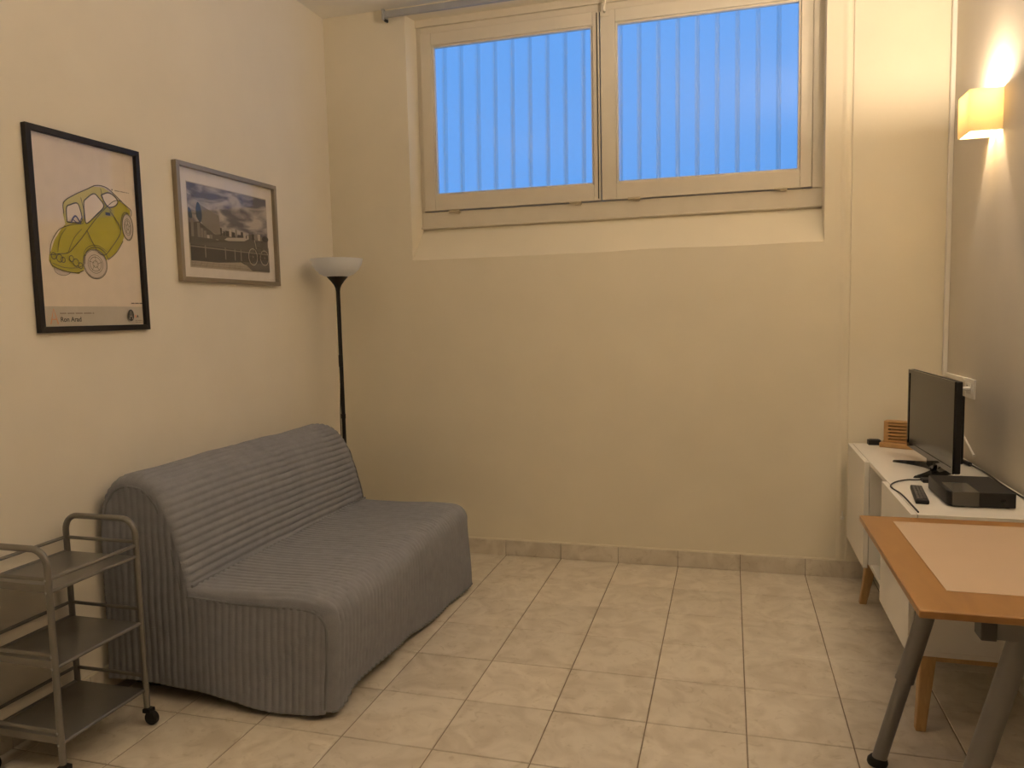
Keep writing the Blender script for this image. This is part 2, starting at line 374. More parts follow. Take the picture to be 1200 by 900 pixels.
tag(obj('cable_end', b, M_white, loc=(W-0.012, -0.54, 0.77)), 'short white cable end sticking up against the wall behind the television', 'cable')
# small white clip on the end wall
b = B(); lathe(b, [(0.0, -0.022), (0.009, -0.021), (0.011, -0.012), (0.008, 0.0)], (2.935, 0.0, 0.325), 14, 'y')
tube(b, [(2.935, -0.010, 0.325), (2.936, -0.010, 0.36)], 0.004, 8)
tag(obj('wall_clip', b, M_white, loc=(2.935, 0, 0.31)), 'tiny white plastic clip on the end wall beside the sideboard', 'clip')

# ================================================================== sofa bed with quilted cover
SY0, SY1 = -1.955, -0.525        # near and far ends
sofa = thing('sofa_bed', (0.5, (SY0+SY1)/2, 0.0), 'grey two-seat sofa bed under a quilted cotton cover', 'sofa')
def resample(pts, step):
    pts = smooth_path([(p[0], 0, p[1]) for p in pts], 24)
    L = [0.0]
    for a, c in zip(pts, pts[1:]): L.append(L[-1]+(c-a).length)
    n = max(2, int(round(L[-1]/step))); out = []; j = 0
    for i in range(n+1):
        s = L[-1]*i/n
        while j < len(L)-2 and L[j+1] < s: j += 1
        f = (s-L[j])/max(1e-9, L[j+1]-L[j]); q = pts[j].lerp(pts[j+1], min(1, max(0, f))); out.append((q.x, q.z, s))
    return out, L[-1]
def normals2(pr):
    ns = []
    for i in range(len(pr)):
        a, c = pr[max(0, i-1)], pr[min(len(pr)-1, i+1)]
        d = Vector((c[0]-a[0], c[1]-a[1])).normalized(); ns.append((-d.y, d.x))
    return ns
def wob(a, b_, k):      # soft wrinkle field
    return (math.sin(a*9.1+b_*5.3+k)+math.sin(a*4.3-b_*11.7+2*k)+math.sin(a*17.0+b_*3.1+3*k)*0.6)/2.6
RIB = 0.0295
def rib(u): return abs(math.sin(math.pi*u/RIB))**0.48
ER = 0.036               # rounding at the ends
def end_inset(y):
    d = min(y-SY0, SY1-y)
    if d >= ER: return 0.0
    k = 1-max(0.0, d)/ER
    return ER*(1-math.sqrt(max(0.0, 1-k*k)))
def end_fade(y): return min(1.0, max(0.0, min(y-SY0, SY1-y))/ER)**0.6
# backrest: ribs along its length; outline from the wall side over the top to the seat
back_prof = [(0.018, 0.06), (0.010, 0.30), (0.012, 0.52), (0.022, 0.70), (0.052, 0.785), (0.100, 0.836), (0.165, 0.855), (0.235, 0.846), (0.295, 0.806), (0.340, 0.735), (0.372, 0.640), (0.397, 0.540), (0.418, 0.445)]
pr, Lb = resample(back_prof, RIB/6)
nr = normals2(pr)
ysamp = [SY0, SY0+0.002, SY0+0.006, SY0+0.012, SY0+0.02, SY0+ER] + [SY0+ER+(SY1-SY0-2*ER)*i/46 for i in range(1, 46)] + [SY1-ER, SY1-0.02, SY1-0.012, SY1-0.006, SY1-0.002, SY1]
def back_pt(i, y):
    x, z, s = pr[i]; nx, nz = nr[i]; front = max(0.0, min(1.0, (s-0.72)/0.15))
    d = 0.0095*rib(s+0.004*math.sin(3*y))*end_fade(y) - end_inset(y) + 0.0045*front*wob(y*1.7, s, 1.0)
    # bunched creases a third of the way along
    d -= 0.006*front*math.exp(-((y+1.27+0.25*(s-1.0))/0.018)**2)
    sag = 0.004*math.sin(3.0*(y-SY0))*front
    return (x+nx*d, y, z+nz*d+sag)
b = B(); grid(b, [[back_pt(i, y) for y in ysamp] for i in range(len(pr))])
obj('backrest_cover', b, M_fab, sofa, angle=80)
# seat top and front skirt: ribs run from the backrest over the edge down to the hem
def hem(y):    # height of the front hem over the floor
    t = (y-SY0)/(SY1-SY0)
    pts = [(0, .028), (.05, .034), (.10, .062), (.2, .058), (.3, .060), (.42, .045), (.55, .030), (.75, .022), (1, .018)]
    for (a, va), (c, vc) in zip(pts, pts[1:]):
        if a <= t <= c:
            k = (t-a)/(c-a); k = k*k*(3-2*k); return va+(vc-va)*k
    return .02
def seat_prof(y):
    t = (y-SY0)/(SY1-SY0)
    flare = -0.030+0.045*t+0.008*math.sin(9*t+0.5)*(0.3+0.7*t)+0.014*math.sin(t*21+1)*0.5
    h = hem(y)
    P = [(0.400, 0.452), (0.440, 0.440), (0.55, 0.436), (0.72, 0.437), (0.86, 0.440), (0.945, 0.437), (0.992, 0.421), (1.016, 0.388), (1.022, 0.34), (1.024+flare*0.35, 0.22), (1.022+flare*0.8, 0.11), (1.020+flare, h)]
    return P
NS = 64
nyr = int((SY1-SY0)/RIB*6)
b = B(); rows = []
for j in range(nyr+1):
    y = SY0+(SY1-SY0)*j/nyr
    q = smooth_path([(p[0], 0, p[1]) for p in seat_prof(y)], 7)
    row = []
    for i, v in enumerate(q):
        a, c = q[max(0, i-1)], q[min(len(q)-1, i+1)]; d = (c-a).normalized(); nx, nz = -d.z, d.x
        if nz < -0.3: nx, nz = -nx, -nz
        s = i/len(q)
        dd = 0.0105*end_fade(y)*rib(y+0.006*math.sin(7*s+2*y)+0.010*wob(s*1.3, y, 5.0)*(1 if s < 0.55 else 0.3)) - end_inset(y) + 0.004*wob(s*2, y*1.8, 2.2)*(1-abs(2*s-1))
        row.append((v.x+nx*dd, y, v.z+nz*dd))
    rows.append(row)
grid(b, rows)
seat = obj('seat_cover', b, M_fab, sofa, angle=80)
# end panels with upright ribs
def end_outline(x):
    """top of the end panel at x"""
    best = 0.44
    if x <= 0.418:
        ps = back_prof
        zs = []
        for (xa, za), (xb, zb) in zip(ps, ps[1:]):
            if min(xa, xb) <= x <= max(xa, xb) and abs(xb-xa) > 1e-6:
                zs.append(za+(zb-za)*(x-xa)/(xb-xa))
        best = max(zs) if zs else 0.44
        if x < 0.022: best = 0.70
    elif x > 0.94:
        k = min(1.0, (x-0.94)/0.083); best = 0.437-0.075*(1-math.sqrt(max(0.0, 1-k*k)))
    return best
def end_panel(yend, sgn, k):
    b = B(); rows = []
    x0, x1 = 0.040, 0.992; n = int((x1-x0)/RIB*6)
    for i in range(n+1):
        x = x0+(x1-x0)*i/n
        top = end_outline(x)-ER+0.008
        if x > 0.418: top = 0.438-ER+0.008
        if x > 0.93: q = (x-0.93)/0.059; top -= 0.045*(1-math.sqrt(max(0.0, 1-q*q)))
        if x < 0.075: q = (0.075-x)/0.035; top -= 0.06*q*q
        m = max(0.0, min(1.0, (x-0.80)/0.15))
        hb = (0.052+0.012*math.sin(5*x+0.6)-0.030*max(0, (x-0.45))/0.55+0.004*math.sin(14*x))*(1-m)+0.024*m
        col_ = []
        for j in range(27):
            t = j/26; z = top+(hb-top)*t
            low = max(0.0, (0.40-z)/0.38); edge = min(1.0, (x1-x)/0.05)
            flare = (0.020*low**1.3*(0.4+x)+0.009*math.sin(11*x+1.3)*low)*edge
            d = 0.0062*rib(x+0.004*math.sin(6*z))*min(1.0, edge*3)+0.004*wob(x*2, z*2, k)*edge+flare
            d -= (1-min(t*8, 1.0))*0.002
            ln = (z-0.40)+(1.0-x)*0.95           # diagonal crease of the gusset
            if x > 0.62 and z < 0.40: d -= 0.006*math.exp(-(ln/0.008)**2)*edge
            fx = -0.022*low*max(0.0, min(1.0, (x-0.75)/0.24))
            col_.append((x+fx, yend+sgn*(0.0005+d), z))
        rows.append(col_)
    grid(b, rows)
    return obj('end_panel_cover', b, M_fab, sofa, angle=80)
near_panel = end_panel(SY0, -1, 0.7); far_panel = end_panel(SY1, 1, 1.9)
for yend, sgn, pan in ((SY0, -1, near_panel), (SY1, 1, far_panel)):
    b = B(); q = ER-0.002
    pts = []
    for (xa, za), (nx, nz) in zip([(p[0], p[1]) for p in pr[::5]], nr[::5]):
        if za > 0.44: pts.append((xa-nx*q, yend+sgn*0.0, za-nz*q))
    tube(b, pts, 0.0052, 8)
    pts2 = [(0.40, yend, 0.446-q), (0.6, yend, 0.437-q), (0.85, yend, 0.438-q), (0.93, yend, 0.434-q), (0.965, yend, 0.417-q), (0.983, yend, 0.390-q), (0.9875, yend, 0.33), (0.985, yend, 0.22), (0.974, yend, 0.12), (0.966, yend, 0.04)]
    tube(b, smooth_path(pts2, 5), 0.0052, 8)
    obj('piping', b, M_fabseam, pan)
b = B(); tube(b, smooth_path([(0.425, y, 0.447+0.002*math.sin(9*y)) for y in [SY0+0.01+(SY1-SY0-0.02)*i/12 for i in range(13)]], 4), 0.006, 8); obj('seat_seam', b, M_fabseam, sofa)
b = B(); tube(b, [(rows[j][-1][0]-0.001, rows[j][-1][1], rows[j][-1][2]) for j in range(2, nyr-1, 3)], 0.0045, 8); obj('hem_binding', b, M_fabseam, seat)
b = B(); box(b, 0.06, 0.90, SY0+0.06, SY1-0.06, 0.0, 0.30); box(b, 0.06, 0.30, SY0+0.06, SY1-0.06, 0.30, 0.78); box(b, 0.30, 0.96, SY0+0.05, SY1-0.05, 0.24, 0.41)
obj('inner_frame', b, M_dark, sofa, bevel=0.03)

# ================================================================== floor lamp
LX, LY = 0.206, -0.335
lamp = thing('floor_lamp', (LX, LY, 0), 'black uplighter floor lamp with frosted white bowl standing in the corner', 'lamp')
b = B(); lathe(b, [(0.128, 0.0), (0.130, 0.008), (0.122, 0.018), (0.03, 0.028), (0.014, 0.045), (0.0, 0.045)], (LX, LY, 0)); obj('base', b, M_black, lamp)
b = B(); tube(b, [(LX, LY, 0.03), (LX, LY, 1.63)], 0.0115, 14); obj('pole', b, M_black, lamp)
b = B(); tube(b, [(LX, LY, 0.86), (LX, LY, 0.885)], 0.0135, 14); obj('pole_joint', b, M_black, lamp)
b = B(); lathe(b, [(0.012, 1.595), (0.014, 1.61), (0.022, 1.628), (0.038, 1.650), (0.054, 1.668), (0.060, 1.676), (0.0, 1.678)], (LX, LY, 0)); obj('bowl_holder', b, M_black, lamp)
b = B(); lathe(b, [(0.0, 1.672), (0.06, 1.675), (0.095, 1.690), (0.122, 1.715), (0.139, 1.745), (0.147, 1.775), (0.144, 1.775), (0.136, 1.746), (0.119, 1.718), (0.093, 1.694), (0.058, 1.679), (0.0, 1.676)], (LX, LY, 0), 56); obj('bowl', b, M_bowl, lamp)
b = B(); box(b, LX-0.006, LX+0.016, LY-0.02, LY-0.004, 1.16, 1.23); obj('cord_switch', b, M_blackm, lamp, bevel=0.003)
b = B(); tube(b, smooth_path([(LX+0.004, LY-0.014, 1.64), (LX+0.006, LY-0.016, 1.2), (LX-0.004, LY-0.016, 1.0), (LX-0.012, LY-0.014, 0.8), (LX-0.004, LY-0.014, 0.3), (LX-0.01, LY-0.013, 0.04)]), 0.003, 6); obj('cord', b, M_blackm, lamp)

# ================================================================== wall sconces (their bulbs are the room's light)
def sconce(side, yc, zc, watts, label, shade, closed=False):
    x = W if side > 0 else 0.0; s = -1 if side > 0 else 1
    root = thing('wall_sconce', (x, yc, zc-0.08), label, 'wall lamp', 'ceramic wall sconces')
    hw, hh, dp, th = 0.085, 0.082, 0.122, 0.007
    b = B()
    # U-shaped shade with rounded front corners, open above and below
    def outline(off):
        r = 0.014-off*0.6; o = []
        o.append((0.001, -hw+off))
        o += [(dp-off-r+r*math.sin(a), -hw+off+r-r*math.cos(a)) for a in [math.pi/2*i/5 for i in range(6)]]
        o += [(dp-off-r+r*math.cos(a), hw-off-r+r*math.sin(a)) for a in [math.pi/2*i/5 for i in range(6)]]
        o.append((0.001, hw-off)); return o
    oo, ii = outline(0), outline(th)
    def P(q, z): return (x+s*q[0], yc+q[1], z)
    rr = [[b.verts.new(P(q, z)) for q in pl] for pl, z in ((oo, zc-hh), (oo, zc+hh), (ii, zc+hh), (ii, zc-hh))]
    for k in range(4):
        a, c = rr[k], rr[(k+1) % 4]
        for i in range(len(a)-1): b.faces.new((a[i], a[i+1], c[i+1], c[i]))
    for e in (0, -1): b.faces.new([r_[e] for r_ in rr])
    obj('shade', b, shade, root, angle=40)
    b = B(); box(b, min(x, x+s*0.012), max(x, x+s*0.012), yc-0.03, yc+0.03, zc-0.045, zc+0.045); obj('back_plate', b, M_white, root, bevel=0.003)
    b = B(); tube(b, [(x+s*0.010, yc, zc-0.03), (x+s*0.055, yc, zc-0.03)], 0.008, 10); tube(b, [(x+s*0.060, yc, zc-0.035), (x+s*0.060, yc, zc+0.03)], 0.012, 12); obj('lamp_holder', b, M_white, root)
    if closed:
        b = B(); box(b, min(x+s*0.002, x+s*(dp-th)), max(x+s*0.002, x+s*(dp-th)), yc-hw+th, yc+hw-th, zc-hh, zc-hh+0.006); obj('light_stop_plate', b, M_white, root)  # added plate that keeps the downward light off the desk
    ld = bpy.data.lights.new('sconce_bulb', 'POINT'); ld.energy = watts; ld.color = WARM; ld.shadow_soft_size = 0.022
    lo = bpy.data.objects.new('sconce_bulb', ld); COL.objects.link(lo); lo.parent = root; lo.location = (s*0.060, 0, 0.08+0.063)
    return root
sconce(1, -0.655, 2.212, LAMP_W, 'lit white box wall sconce on the wall above the television', M_shade_o)
sconce(-1, -3.55, 2.212, LAMP2_W, 'lit white box wall sconce on the picture wall', M_shade)
sconce(1, -2.35, 2.212, LAMP3_W, 'lit white sconce on the wall above the desk with an added plate stopping its downward light', M_shade, True)

# ================================================================== pictures
def flat(name, col, rough=0.6):
    return mat(name, col, rough, var=0.03, scale=20)
class Print:
    """flat print lying in the picture plane x = const; u runs along +y, v up"""
    def __init__(self, x, y0, z0): self.bm = B(); self.x, self.y0, self.z0 = x, y0, z0; self.mats = []; self.k = 0
    def P(self, u, v): return (self.x+self.k*0.00012, self.y0+u, self.z0+v)
    def mi(self, m):
        if m not in self.mats: self.mats.append(m)
        return self.mats.index(m)
    def poly(self, pts, m):
        f = self.bm.faces.new([self.bm.verts.new(self.P(*p)) for p in pts]); f.material_index = self.mi(m); self.k += 1
    def rect(self, u0, u1, v0, v1, m): self.poly([(u0, v0), (u1, v0), (u1, v1), (u0, v1)], m)
    def line(self, pts, wd, m):
        i = self.mi(m); n = len(pts)
        L, Rr = [], []
        for j in range(n):
            a, c = Vector(pts[max(0, j-1)]), Vector(pts[min(n-1, j+1)]); d = (c-a).normalized() if (c-a).length > 1e-9 else Vector((1, 0)); q = Vector((-d.y, d.x))*wd/2
            L.append(self.bm.verts.new(self.P(*(Vector(pts[j])+q)))); Rr.append(self.bm.verts.new(self.P(*(Vector(pts[j])-q))))
        for j in range(n-1): self.bm.faces.new((L[j], L[j+1], Rr[j+1], Rr[j])).material_index = i
        self.k += 1
    def curve(self, pts, wd, m, closed=False):
        p3 = [(p[0], p[1], 0) for p in pts]
        if closed: p3 = p3+[p3[0]]
        self.line([(q.x, q.y) for q in smooth_path(p3, 6)], wd, m)
    def blob(self, pts, m):
        p3 = [(p[0], p[1], 0) for p in pts]; p3 = p3+[p3[0]]
        self.poly([(q.x, q.y) for q in smooth_path(p3, 6)[:-1]], m)
    def ring(self, c, ru, rv, wd, m, rot=0.0, n=28):
        pts = [(c[0]+ru*math.cos(t)*math.cos(rot)-rv*math.sin(t)*math.sin(rot), c[1]+ru*math.cos(t)*math.sin(rot)+rv*math.sin(t)*math.cos(rot)) for t in [2*math.pi*i/n for i in range(n+1)]]
        self.line(pts, wd, m)
    def disc(self, c, ru, rv, m, rot=0.0, n=28):
        self.poly([(c[0]+ru*math.cos(t)*math.cos(rot)-rv*math.sin(t)*math.sin(rot), c[1]+ru*math.cos(t)*math.sin(rot)+rv*math.sin(t)*math.cos(rot)) for t in [2*math.pi*i/n for i in range(n)]], m)
    def text(self, s, u, v, size, m, bold=0.0):
        cu = bpy.data.curves.new('t', 'FONT'); cu.body = s; cu.size = size; cu.offset = bold
        to = bpy.data.objects.new('t', cu); COL.objects.link(to)
        dg = bpy.context.evaluated_depsgraph_get(); me = bpy.data.meshes.new_from_object(to.evaluated_get(dg))
        i = self.mi(m); vs = [self.bm.verts.new(self.P(u+q.co.x, v+q.co.y)) for q in me.vertices]
        for p in me.polygons:
            try: self.bm.faces.new([vs[k] for k in p.vertices]).material_index = i
            except ValueError: pass
        self.k += 1
        bpy.data.objects.remove(to); bpy.data.curves.remove(cu); bpy.data.meshes.remove(me)
    def fine_print(self, u, v, width, h, m, seed=1):
        # a line too small to read in the photograph: word-length strokes only
        r = random.Random(seed); a = u
        while a < u+width:
            wd = min(r.uniform(1.2, 4.5)*h, u+width-a)
            if wd > 0.4*h: self.rect(a, a+wd, v, v+h*0.55, m); self.k -= 1
            a += wd+h*0.6
        self.k += 1
    def done(self, name, parent):
        o = obj(name, self.bm, self.mats, parent); return o
def frame_bars(root, y0, y1, z0, z1, fwid, dep, m):
    for q in ((y0, y1, z0, z0+fwid), (y0, y1, z1-fwid, z1)):
        b = B(); t = fwid; top = q[2] > z0+0.01
        za, zb = (q[3], q[2]) if top else (q[2], q[3])       # outer, inner
        hexa(b, [(0.001, q[0], za), (0.001, q[1], za), (0.001, q[1]-t, zb), (0.001, q[0]+t, zb), (dep, q[0], za), (dep, q[1], za), (dep, q[1]-t, zb), (dep, q[0]+t, zb)])
        obj('frame_bar', b, m, root, bevel=0.0015)
    for ya, yb in ((y0, y0+fwid), (y1, y1-fwid)):
        b = B(); t = fwid
        hexa(b, [(0.001, ya, z0), (0.001, ya, z1), (0.001, yb, z1-t), (0.001, yb, z0+t), (dep, ya, z0), (dep, ya, z1), (dep, yb, z1-t), (dep, yb, z0+t)])
        obj('frame_bar', b, m, root, bevel=0.0015)
# --- poster of a yellow car
PY, PZ, PW_, PH = -2.1404, 1.4101, 0.53, 0.7294
poster = thing('framed_poster', (0.0, PY+PW_/2, PZ), 'black framed poster with a yellow green car sketch on the wall', 'poster')
frame_bars(poster, PY, PY+PW_, PZ, PZ+PH, 0.022, 0.022, M_black)
paper = flat('warm white poster paper', (0.78, 0.68, 0.56)); ygreen = flat('yellow green wash', (0.46, 0.41, 0.03)); ygreen2 = flat('lighter yellow wash', (0.60, 0.53, 0.16))
ink = flat('dark olive ink', (0.10, 0.10, 0.055)); inkb = flat('blue ink', (0.08, 0.09, 0.20)); pgrey = flat('grey wash', (0.30, 0.25, 0.20)); bandm = flat('grey title band', (0.58, 0.53, 0.45))
tink = flat('black print', (0.03, 0.028, 0.025)); torange = flat('pale orange print', (0.70, 0.36, 0.20)); tyre = flat('pale tyre wash', (0.62, 0.53, 0.45))
pr_ = Print(0.006, PY+0.02, PZ+0.02); IW, IH = PW_-0.04, PH-0.04
pr_.rect(0, IW, 0, IH, paper); pr_.rect(0, IW, 0, 0.075, bandm)
# car drawn in fractions of the sheet; (0,0) bottom left
def Q(*ps): return [(IW*a, IH*c) for a, c in ps]
body = Q((.105,.375),(.10,.345),(.125,.315),(.22,.295),(.36,.285),(.41,.310),(.45,.345),(.55,.335),(.62,.345),(.645,.375),(.74,.415),(.82,.485),(.875,.555),(.91,.60),(.925,.655),(.93,.675),(.88,.70),(.80,.728),(.74,.755),(.66,.78),(.56,.775),(.45,.738),(.33,.695),(.26,.66),(.255,.60),(.27,.545),(.23,.52),(.16,.455),(.125,.40))
pr_.disc((IW*.215, IH*.305), IW*.075, IH*.032, tyre); pr_.ring((IW*.215, IH*.305), IW*.075, IH*.032, .0016, ink)
pr_.poly(body, ygreen)
pr_.poly(Q((.27,.535),(.33,.555),(.39,.56),(.46,.60),(.55,.675),(.64,.705),(.72,.735),(.80,.72),(.74,.755),(.66,.78),(.56,.775),(.45,.738),(.33,.695),(.265,.655)), ygreen2)
win1 = Q((.285,.56),(.29,.635),(.33,.655),(.39,.668),(.415,.64),(.425,.575),(.35,.560)); win2 = Q((.455,.60),(.455,.675),(.48,.70),(.555,.735),(.60,.72),(.65,.675),(.57,.62),(.47,.565)); win3 = Q((.63,.735),(.70,.755),(.76,.745),(.80,.715),(.765,.685),(.70,.675),(.66,.70))
for q in (win1, win2, win3): pr_.blob(q, paper); pr_.curve(q, .005, ink, True)
for c_, ru, rv in (((.525,.345), .118, .082), ((.885,.575), .060, .078)):
    c2 = (IW*c_[0], IH*c_[1])
    pr_.disc(c2, IW*ru, IH*rv, tyre)
    for k in (1.0, .93, .62, .48, .22): pr_.ring(c2, IW*ru*k, IH*rv*k, .0018 if k < 1 else .0028, ink)
    for a in range(5): pr_.line([(c2[0]+IW*ru*.12*math.cos(a*1.26), c2[1]+IH*rv*.12*math.sin(a*1.26)), (c2[0]+IW*ru*.55*math.cos(a*1.26+.3), c2[1]+IH*rv*.55*math.sin(a*1.26+.3))], .0016, ink)
for ln, wd in (([(.105,.375),(.18,.385),(.27,.395),(.33,.43),(.41,.485),(.46,.525)], .0028), ([(.46,.525),(.56,.60),(.66,.665),(.76,.715),(.84,.72)], .0028),
    ([(.105,.378),(.125,.44),(.19,.505),(.25,.53),(.33,.548),(.43,.562)], .0028), ([(.175,.395),(.205,.47),(.265,.525)], .002), ([(.27,.40),(.33,.475),(.41,.53)], .002),
    ([(.46,.525),(.50,.47),(.56,.41),(.62,.40),(.68,.435),(.77,.505),(.80,.54),(.785,.585),(.70,.655)], .0032), ([(.255,.60),(.26,.66),(.36,.708),(.48,.75),(.58,.783),(.68,.782),(.76,.752),(.86,.705),(.93,.675),(.925,.64)], .0035),
    ([(.415,.34),(.43,.40),(.48,.43),(.55,.438),(.62,.415),(.65,.378)], .0030), ([(.40,.345),(.42,.41),(.48,.443),(.56,.448),(.64,.42)], .002), ([(.805,.55),(.815,.61),(.85,.655),(.90,.655)], .0030),
    ([(.65,.375),(.74,.42),(.82,.49)], .0035), ([(.40,.305),(.33,.29),(.22,.297),(.12,.32),(.10,.35)], .0032), ([(.12,.335),(.22,.315),(.34,.318),(.40,.335)], .002), ([(.43,.565),(.44,.63),(.42,.70)], .003), ([(.62,.77),(.65,.70),(.72,.655)], .0025)):
    pr_.curve(Q(*ln), wd, ink)
for c_, rr_ in (((.135,.372), .022), ((.185,.362), .026), ((.215,.355), .018), ((.33,.345), .026), ((.29,.365), .02), ((.37,.33), .02)):
    pr_.ring((IW*c_[0], IH*c_[1]), IW*rr_, IW*rr_*1.1, .003, ink)
pr_.curve(Q((.31,.555),(.335,.585),(.36,.595),(.39,.57),(.40,.555)), .006, inkb); pr_.curve(Q((.33,.575),(.38,.56),(.42,.60)), .004, inkb)
pr_.rect(IW*.65, IW*.70, IH*.625, IH*.642, ink)
pr_.disc((IW*.735, IH*.775), .0030, .0030, tink); pr_.fine_print(IW*.76, IH*.771, .075, .006, pgrey, 2)
# title band
pr_.line([(.030, .010), (.046, .066), (.062, .010)], .006, torange); pr_.line([(.036, .028), (.056, .028)], .004, torange)
pr_.fine_print(.072, .047, .155, .0085, pgrey, 5); pr_.text('Ron Arad', .072, .019, .024, tink, .0006)
pr_.disc((IW*.845, .040), .017, .0235, tink); pr_.line([(IW*.845-.008, .024), (IW*.845, .058), (IW*.845+.008, .024)], .0022, bandm); pr_.line([(IW*.845-.005, .036), (IW*.845+.005, .036)], .0018, bandm)
pr_.disc((IW*.895, .036), .005, .006, torange); pr_.text('A', IW*.907, .031, .014, tink, .0008); pr_.fine_print(IW*.890, .017, .046, .005, pgrey, 8); pr_.fine_print(IW*.890, .010, .040, .005, pgrey, 9)
pr_.fine_print(IW*.855, .087, .060, .0065, tink, 11)
pr_.done('print', poster)
b = B(); box(b, 0.013, 0.0150, PY+0.012, PY+PW_-0.012, PZ+0.012, PZ+PH-0.012); obj('glass', b, M_glass, poster)
# --- framed black and white photograph
GY, GZ, GW, GH = -1.3979, 1.6198, 0.769, 0.5304
pic = thing('framed_photograph', (0.0, GY+GW/2, GZ), 'silver framed photograph with white mount showing a bicycle by a waterside wall', 'picture')
M_champ = mat('champagne metal frame', (0.30, 0.255, 0.19), 0.35, metal=0.5, var=0.05)
frame_bars(pic, GY, GY+GW, GZ, GZ+GH, 0.021, 0.026, M_champ)
mount = flat('white mount board', (0.76, 0.70, 0.62))
def sky_mat():
    m = bpy.data.materials.new('printed cloudy sky'); nt, bs = nodes(m); bs.inputs['Roughness'].default_value = 0.6
    geo = nt.nodes.new('ShaderNodeNewGeometry'); mp = nt.nodes.new('ShaderNodeMapping'); mp.inputs['Scale'].default_value = (1, 2.6, 8.5); mp.inputs['Rotation'].default_value = (0.35, 0, 0)
    n = nt.nodes.new('ShaderNodeTexNoise'); n.inputs['Scale'].default_value = 2.2; n.inputs['Detail'].default_value = 6; n.inputs['Distortion'].default_value = 0.5
    nt.links.new(geo.outputs['Position'], mp.inputs[0]); nt.links.new(mp.outputs[0], n.inputs['Vector'])
    r = nt.nodes.new('ShaderNodeValToRGB'); e = r.color_ramp.elements; e[0].position = 0.40; e[0].color = (0.14, 0.13, 0.14, 1); e[1].position = 0.60; e[1].color = (0.52, 0.46, 0.40, 1)
    nt.links.new(n.outputs['Fac'], r.inputs[0]); nt.links.new(r.outputs[0], bs.inputs['Base Color']); return m
psky = sky_mat(); pdark = flat('printed dark grey', (0.055, 0.047, 0.036)); pmid = flat('printed mid grey', (0.125, 0.108, 0.084)); plight = flat('printed pale grey', (0.52, 0.46, 0.37)); pgr2 = flat('printed grey', (0.25, 0.22, 0.175)); ppave = flat('printed paving', (0.40, 0.34, 0.26)); pblue = flat('printed steel blue', (0.06, 0.085, 0.12))
g = Print(0.006, GY+0.018, GZ+0.018); GIW, GIH = GW-0.036, GH-0.036
g.rect(0, GIW, 0, GIH, mount)
u0, u1, v0, v1 = 0.064, GIW-0.058, 0.052, GIH-0.064; dw, dh = u1-u0, v1-v0
def q2(a, c): return (u0+dw*a, v0+dh*c)
def R2(a0, a1, c0, c1, m): g.rect(u0+dw*a0, u0+dw*a1, v0+dh*c0, v0+dh*c1, m)
g.rect(u0-.004, u1+.004, v0-.004, v1+.004, plight); R2(0, 1, .40, 1, psky)
g.poly([q2(*p) for p in ((0,.28),(1,.28),(1,.46),(.9,.47),(.8,.43),(.7,.46),(.55,.44),(.45,.47),(.3,.42),(.12,.55),(0,.52))], pmid)
rnd = random.Random(3)
for k in range(16):
    a = .36+.60*k/16+rnd.uniform(-.01, .01); hgt = rnd.uniform(.03, .11); R2(a, a+rnd.uniform(.02, .045), .42, .44+hgt*(1.0 if k < 6 else .6), rnd.choice((pgr2, plight, pmid, pdark)))
for k in range(9):
    a = .02+.035*k; R2(a, a+.03, .36, .56-.028*k+rnd.uniform(-.02, .03), rnd.choice((pgr2, plight, pmid)))
g.poly([q2(*p) for p in ((.10,.60),(.12,.76),(.35,.66),(.36,.43),(.30,.42),(.17,.50))], pgr2)
g.blob([q2(*p) for p in ((.085,.60),(.085,.70),(.105,.78),(.135,.74),(.15,.62),(.125,.54))], pblue)
g.blob([q2(*p) for p in ((.0,.58),(.0,.70),(.03,.66),(.035,.58))], pblue)
g.poly([q2(*p) for p in ((.40,.37),(.44,.40),(.66,.43),(.72,.42),(.66,.385),(.45,.36))], plight)
R2(0, 1, .22, .33, pmid); R2(0, 1, .07, .26, pdark); R2(0, 1, .235, .25, pgr2)
for a in (.16, .40, .52, .60): R2(a, a+.012, .12, .27, pgr2)
g.poly([q2(*p) for p in ((0,0),(.75,0),(.70,.05),(.60,.10),(.3,.07),(0,.07))], ppave); g.poly([q2(*p) for p in ((.75,0),(1,0),(1,.11),(.62,.11),(.68,.06))], pmid)
for k in range(9): g.line([q2(.02+.07*k, .0), q2(.05+.067*k, .065)], .0012, pmid)
for k in (.02, .045): g.line([q2(0, k), q2(.7, k)], .001, pmid)
for a, rr_ in ((.765, .115), (.925, .105)):
    c_ = q2(a, .19); g.ring(c_, dw*.060, dh*rr_*.95, .0035, plight)
    for k in range(8): g.line([c_, (c_[0]+dw*.056*math.cos(k*.785), c_[1]+dh*rr_*.9*math.sin(k*.785))], .0007, pgr2)
    g.disc(c_, .003, .003, plight)
for ln in (((.765,.19),(.80,.33),(.89,.31),(.85,.18),(.765,.19)), ((.80,.33),(.85,.18),(.925,.19),(.89,.31),(.895,.37)), ((.79,.30),(.80,.38),(.83,.385))):
    g.line([q2(*p) for p in ln], .0035, pdark)
g.line([q2(.79,.42), q2(.81,.30)], .004, plight)
g.disc(q2(.945,.45), dw*.045, dh*.04, pdark); g.line([q2(.95,.45), q2(.95,.53)], .002, pdark)
g.done('print', pic)
b = B(); box(b, 0.016, 0.018, GY+0.012, GY+GW-0.012, GZ+0.012, GZ+GH-0.012); obj('glass', b, M_glass, pic)

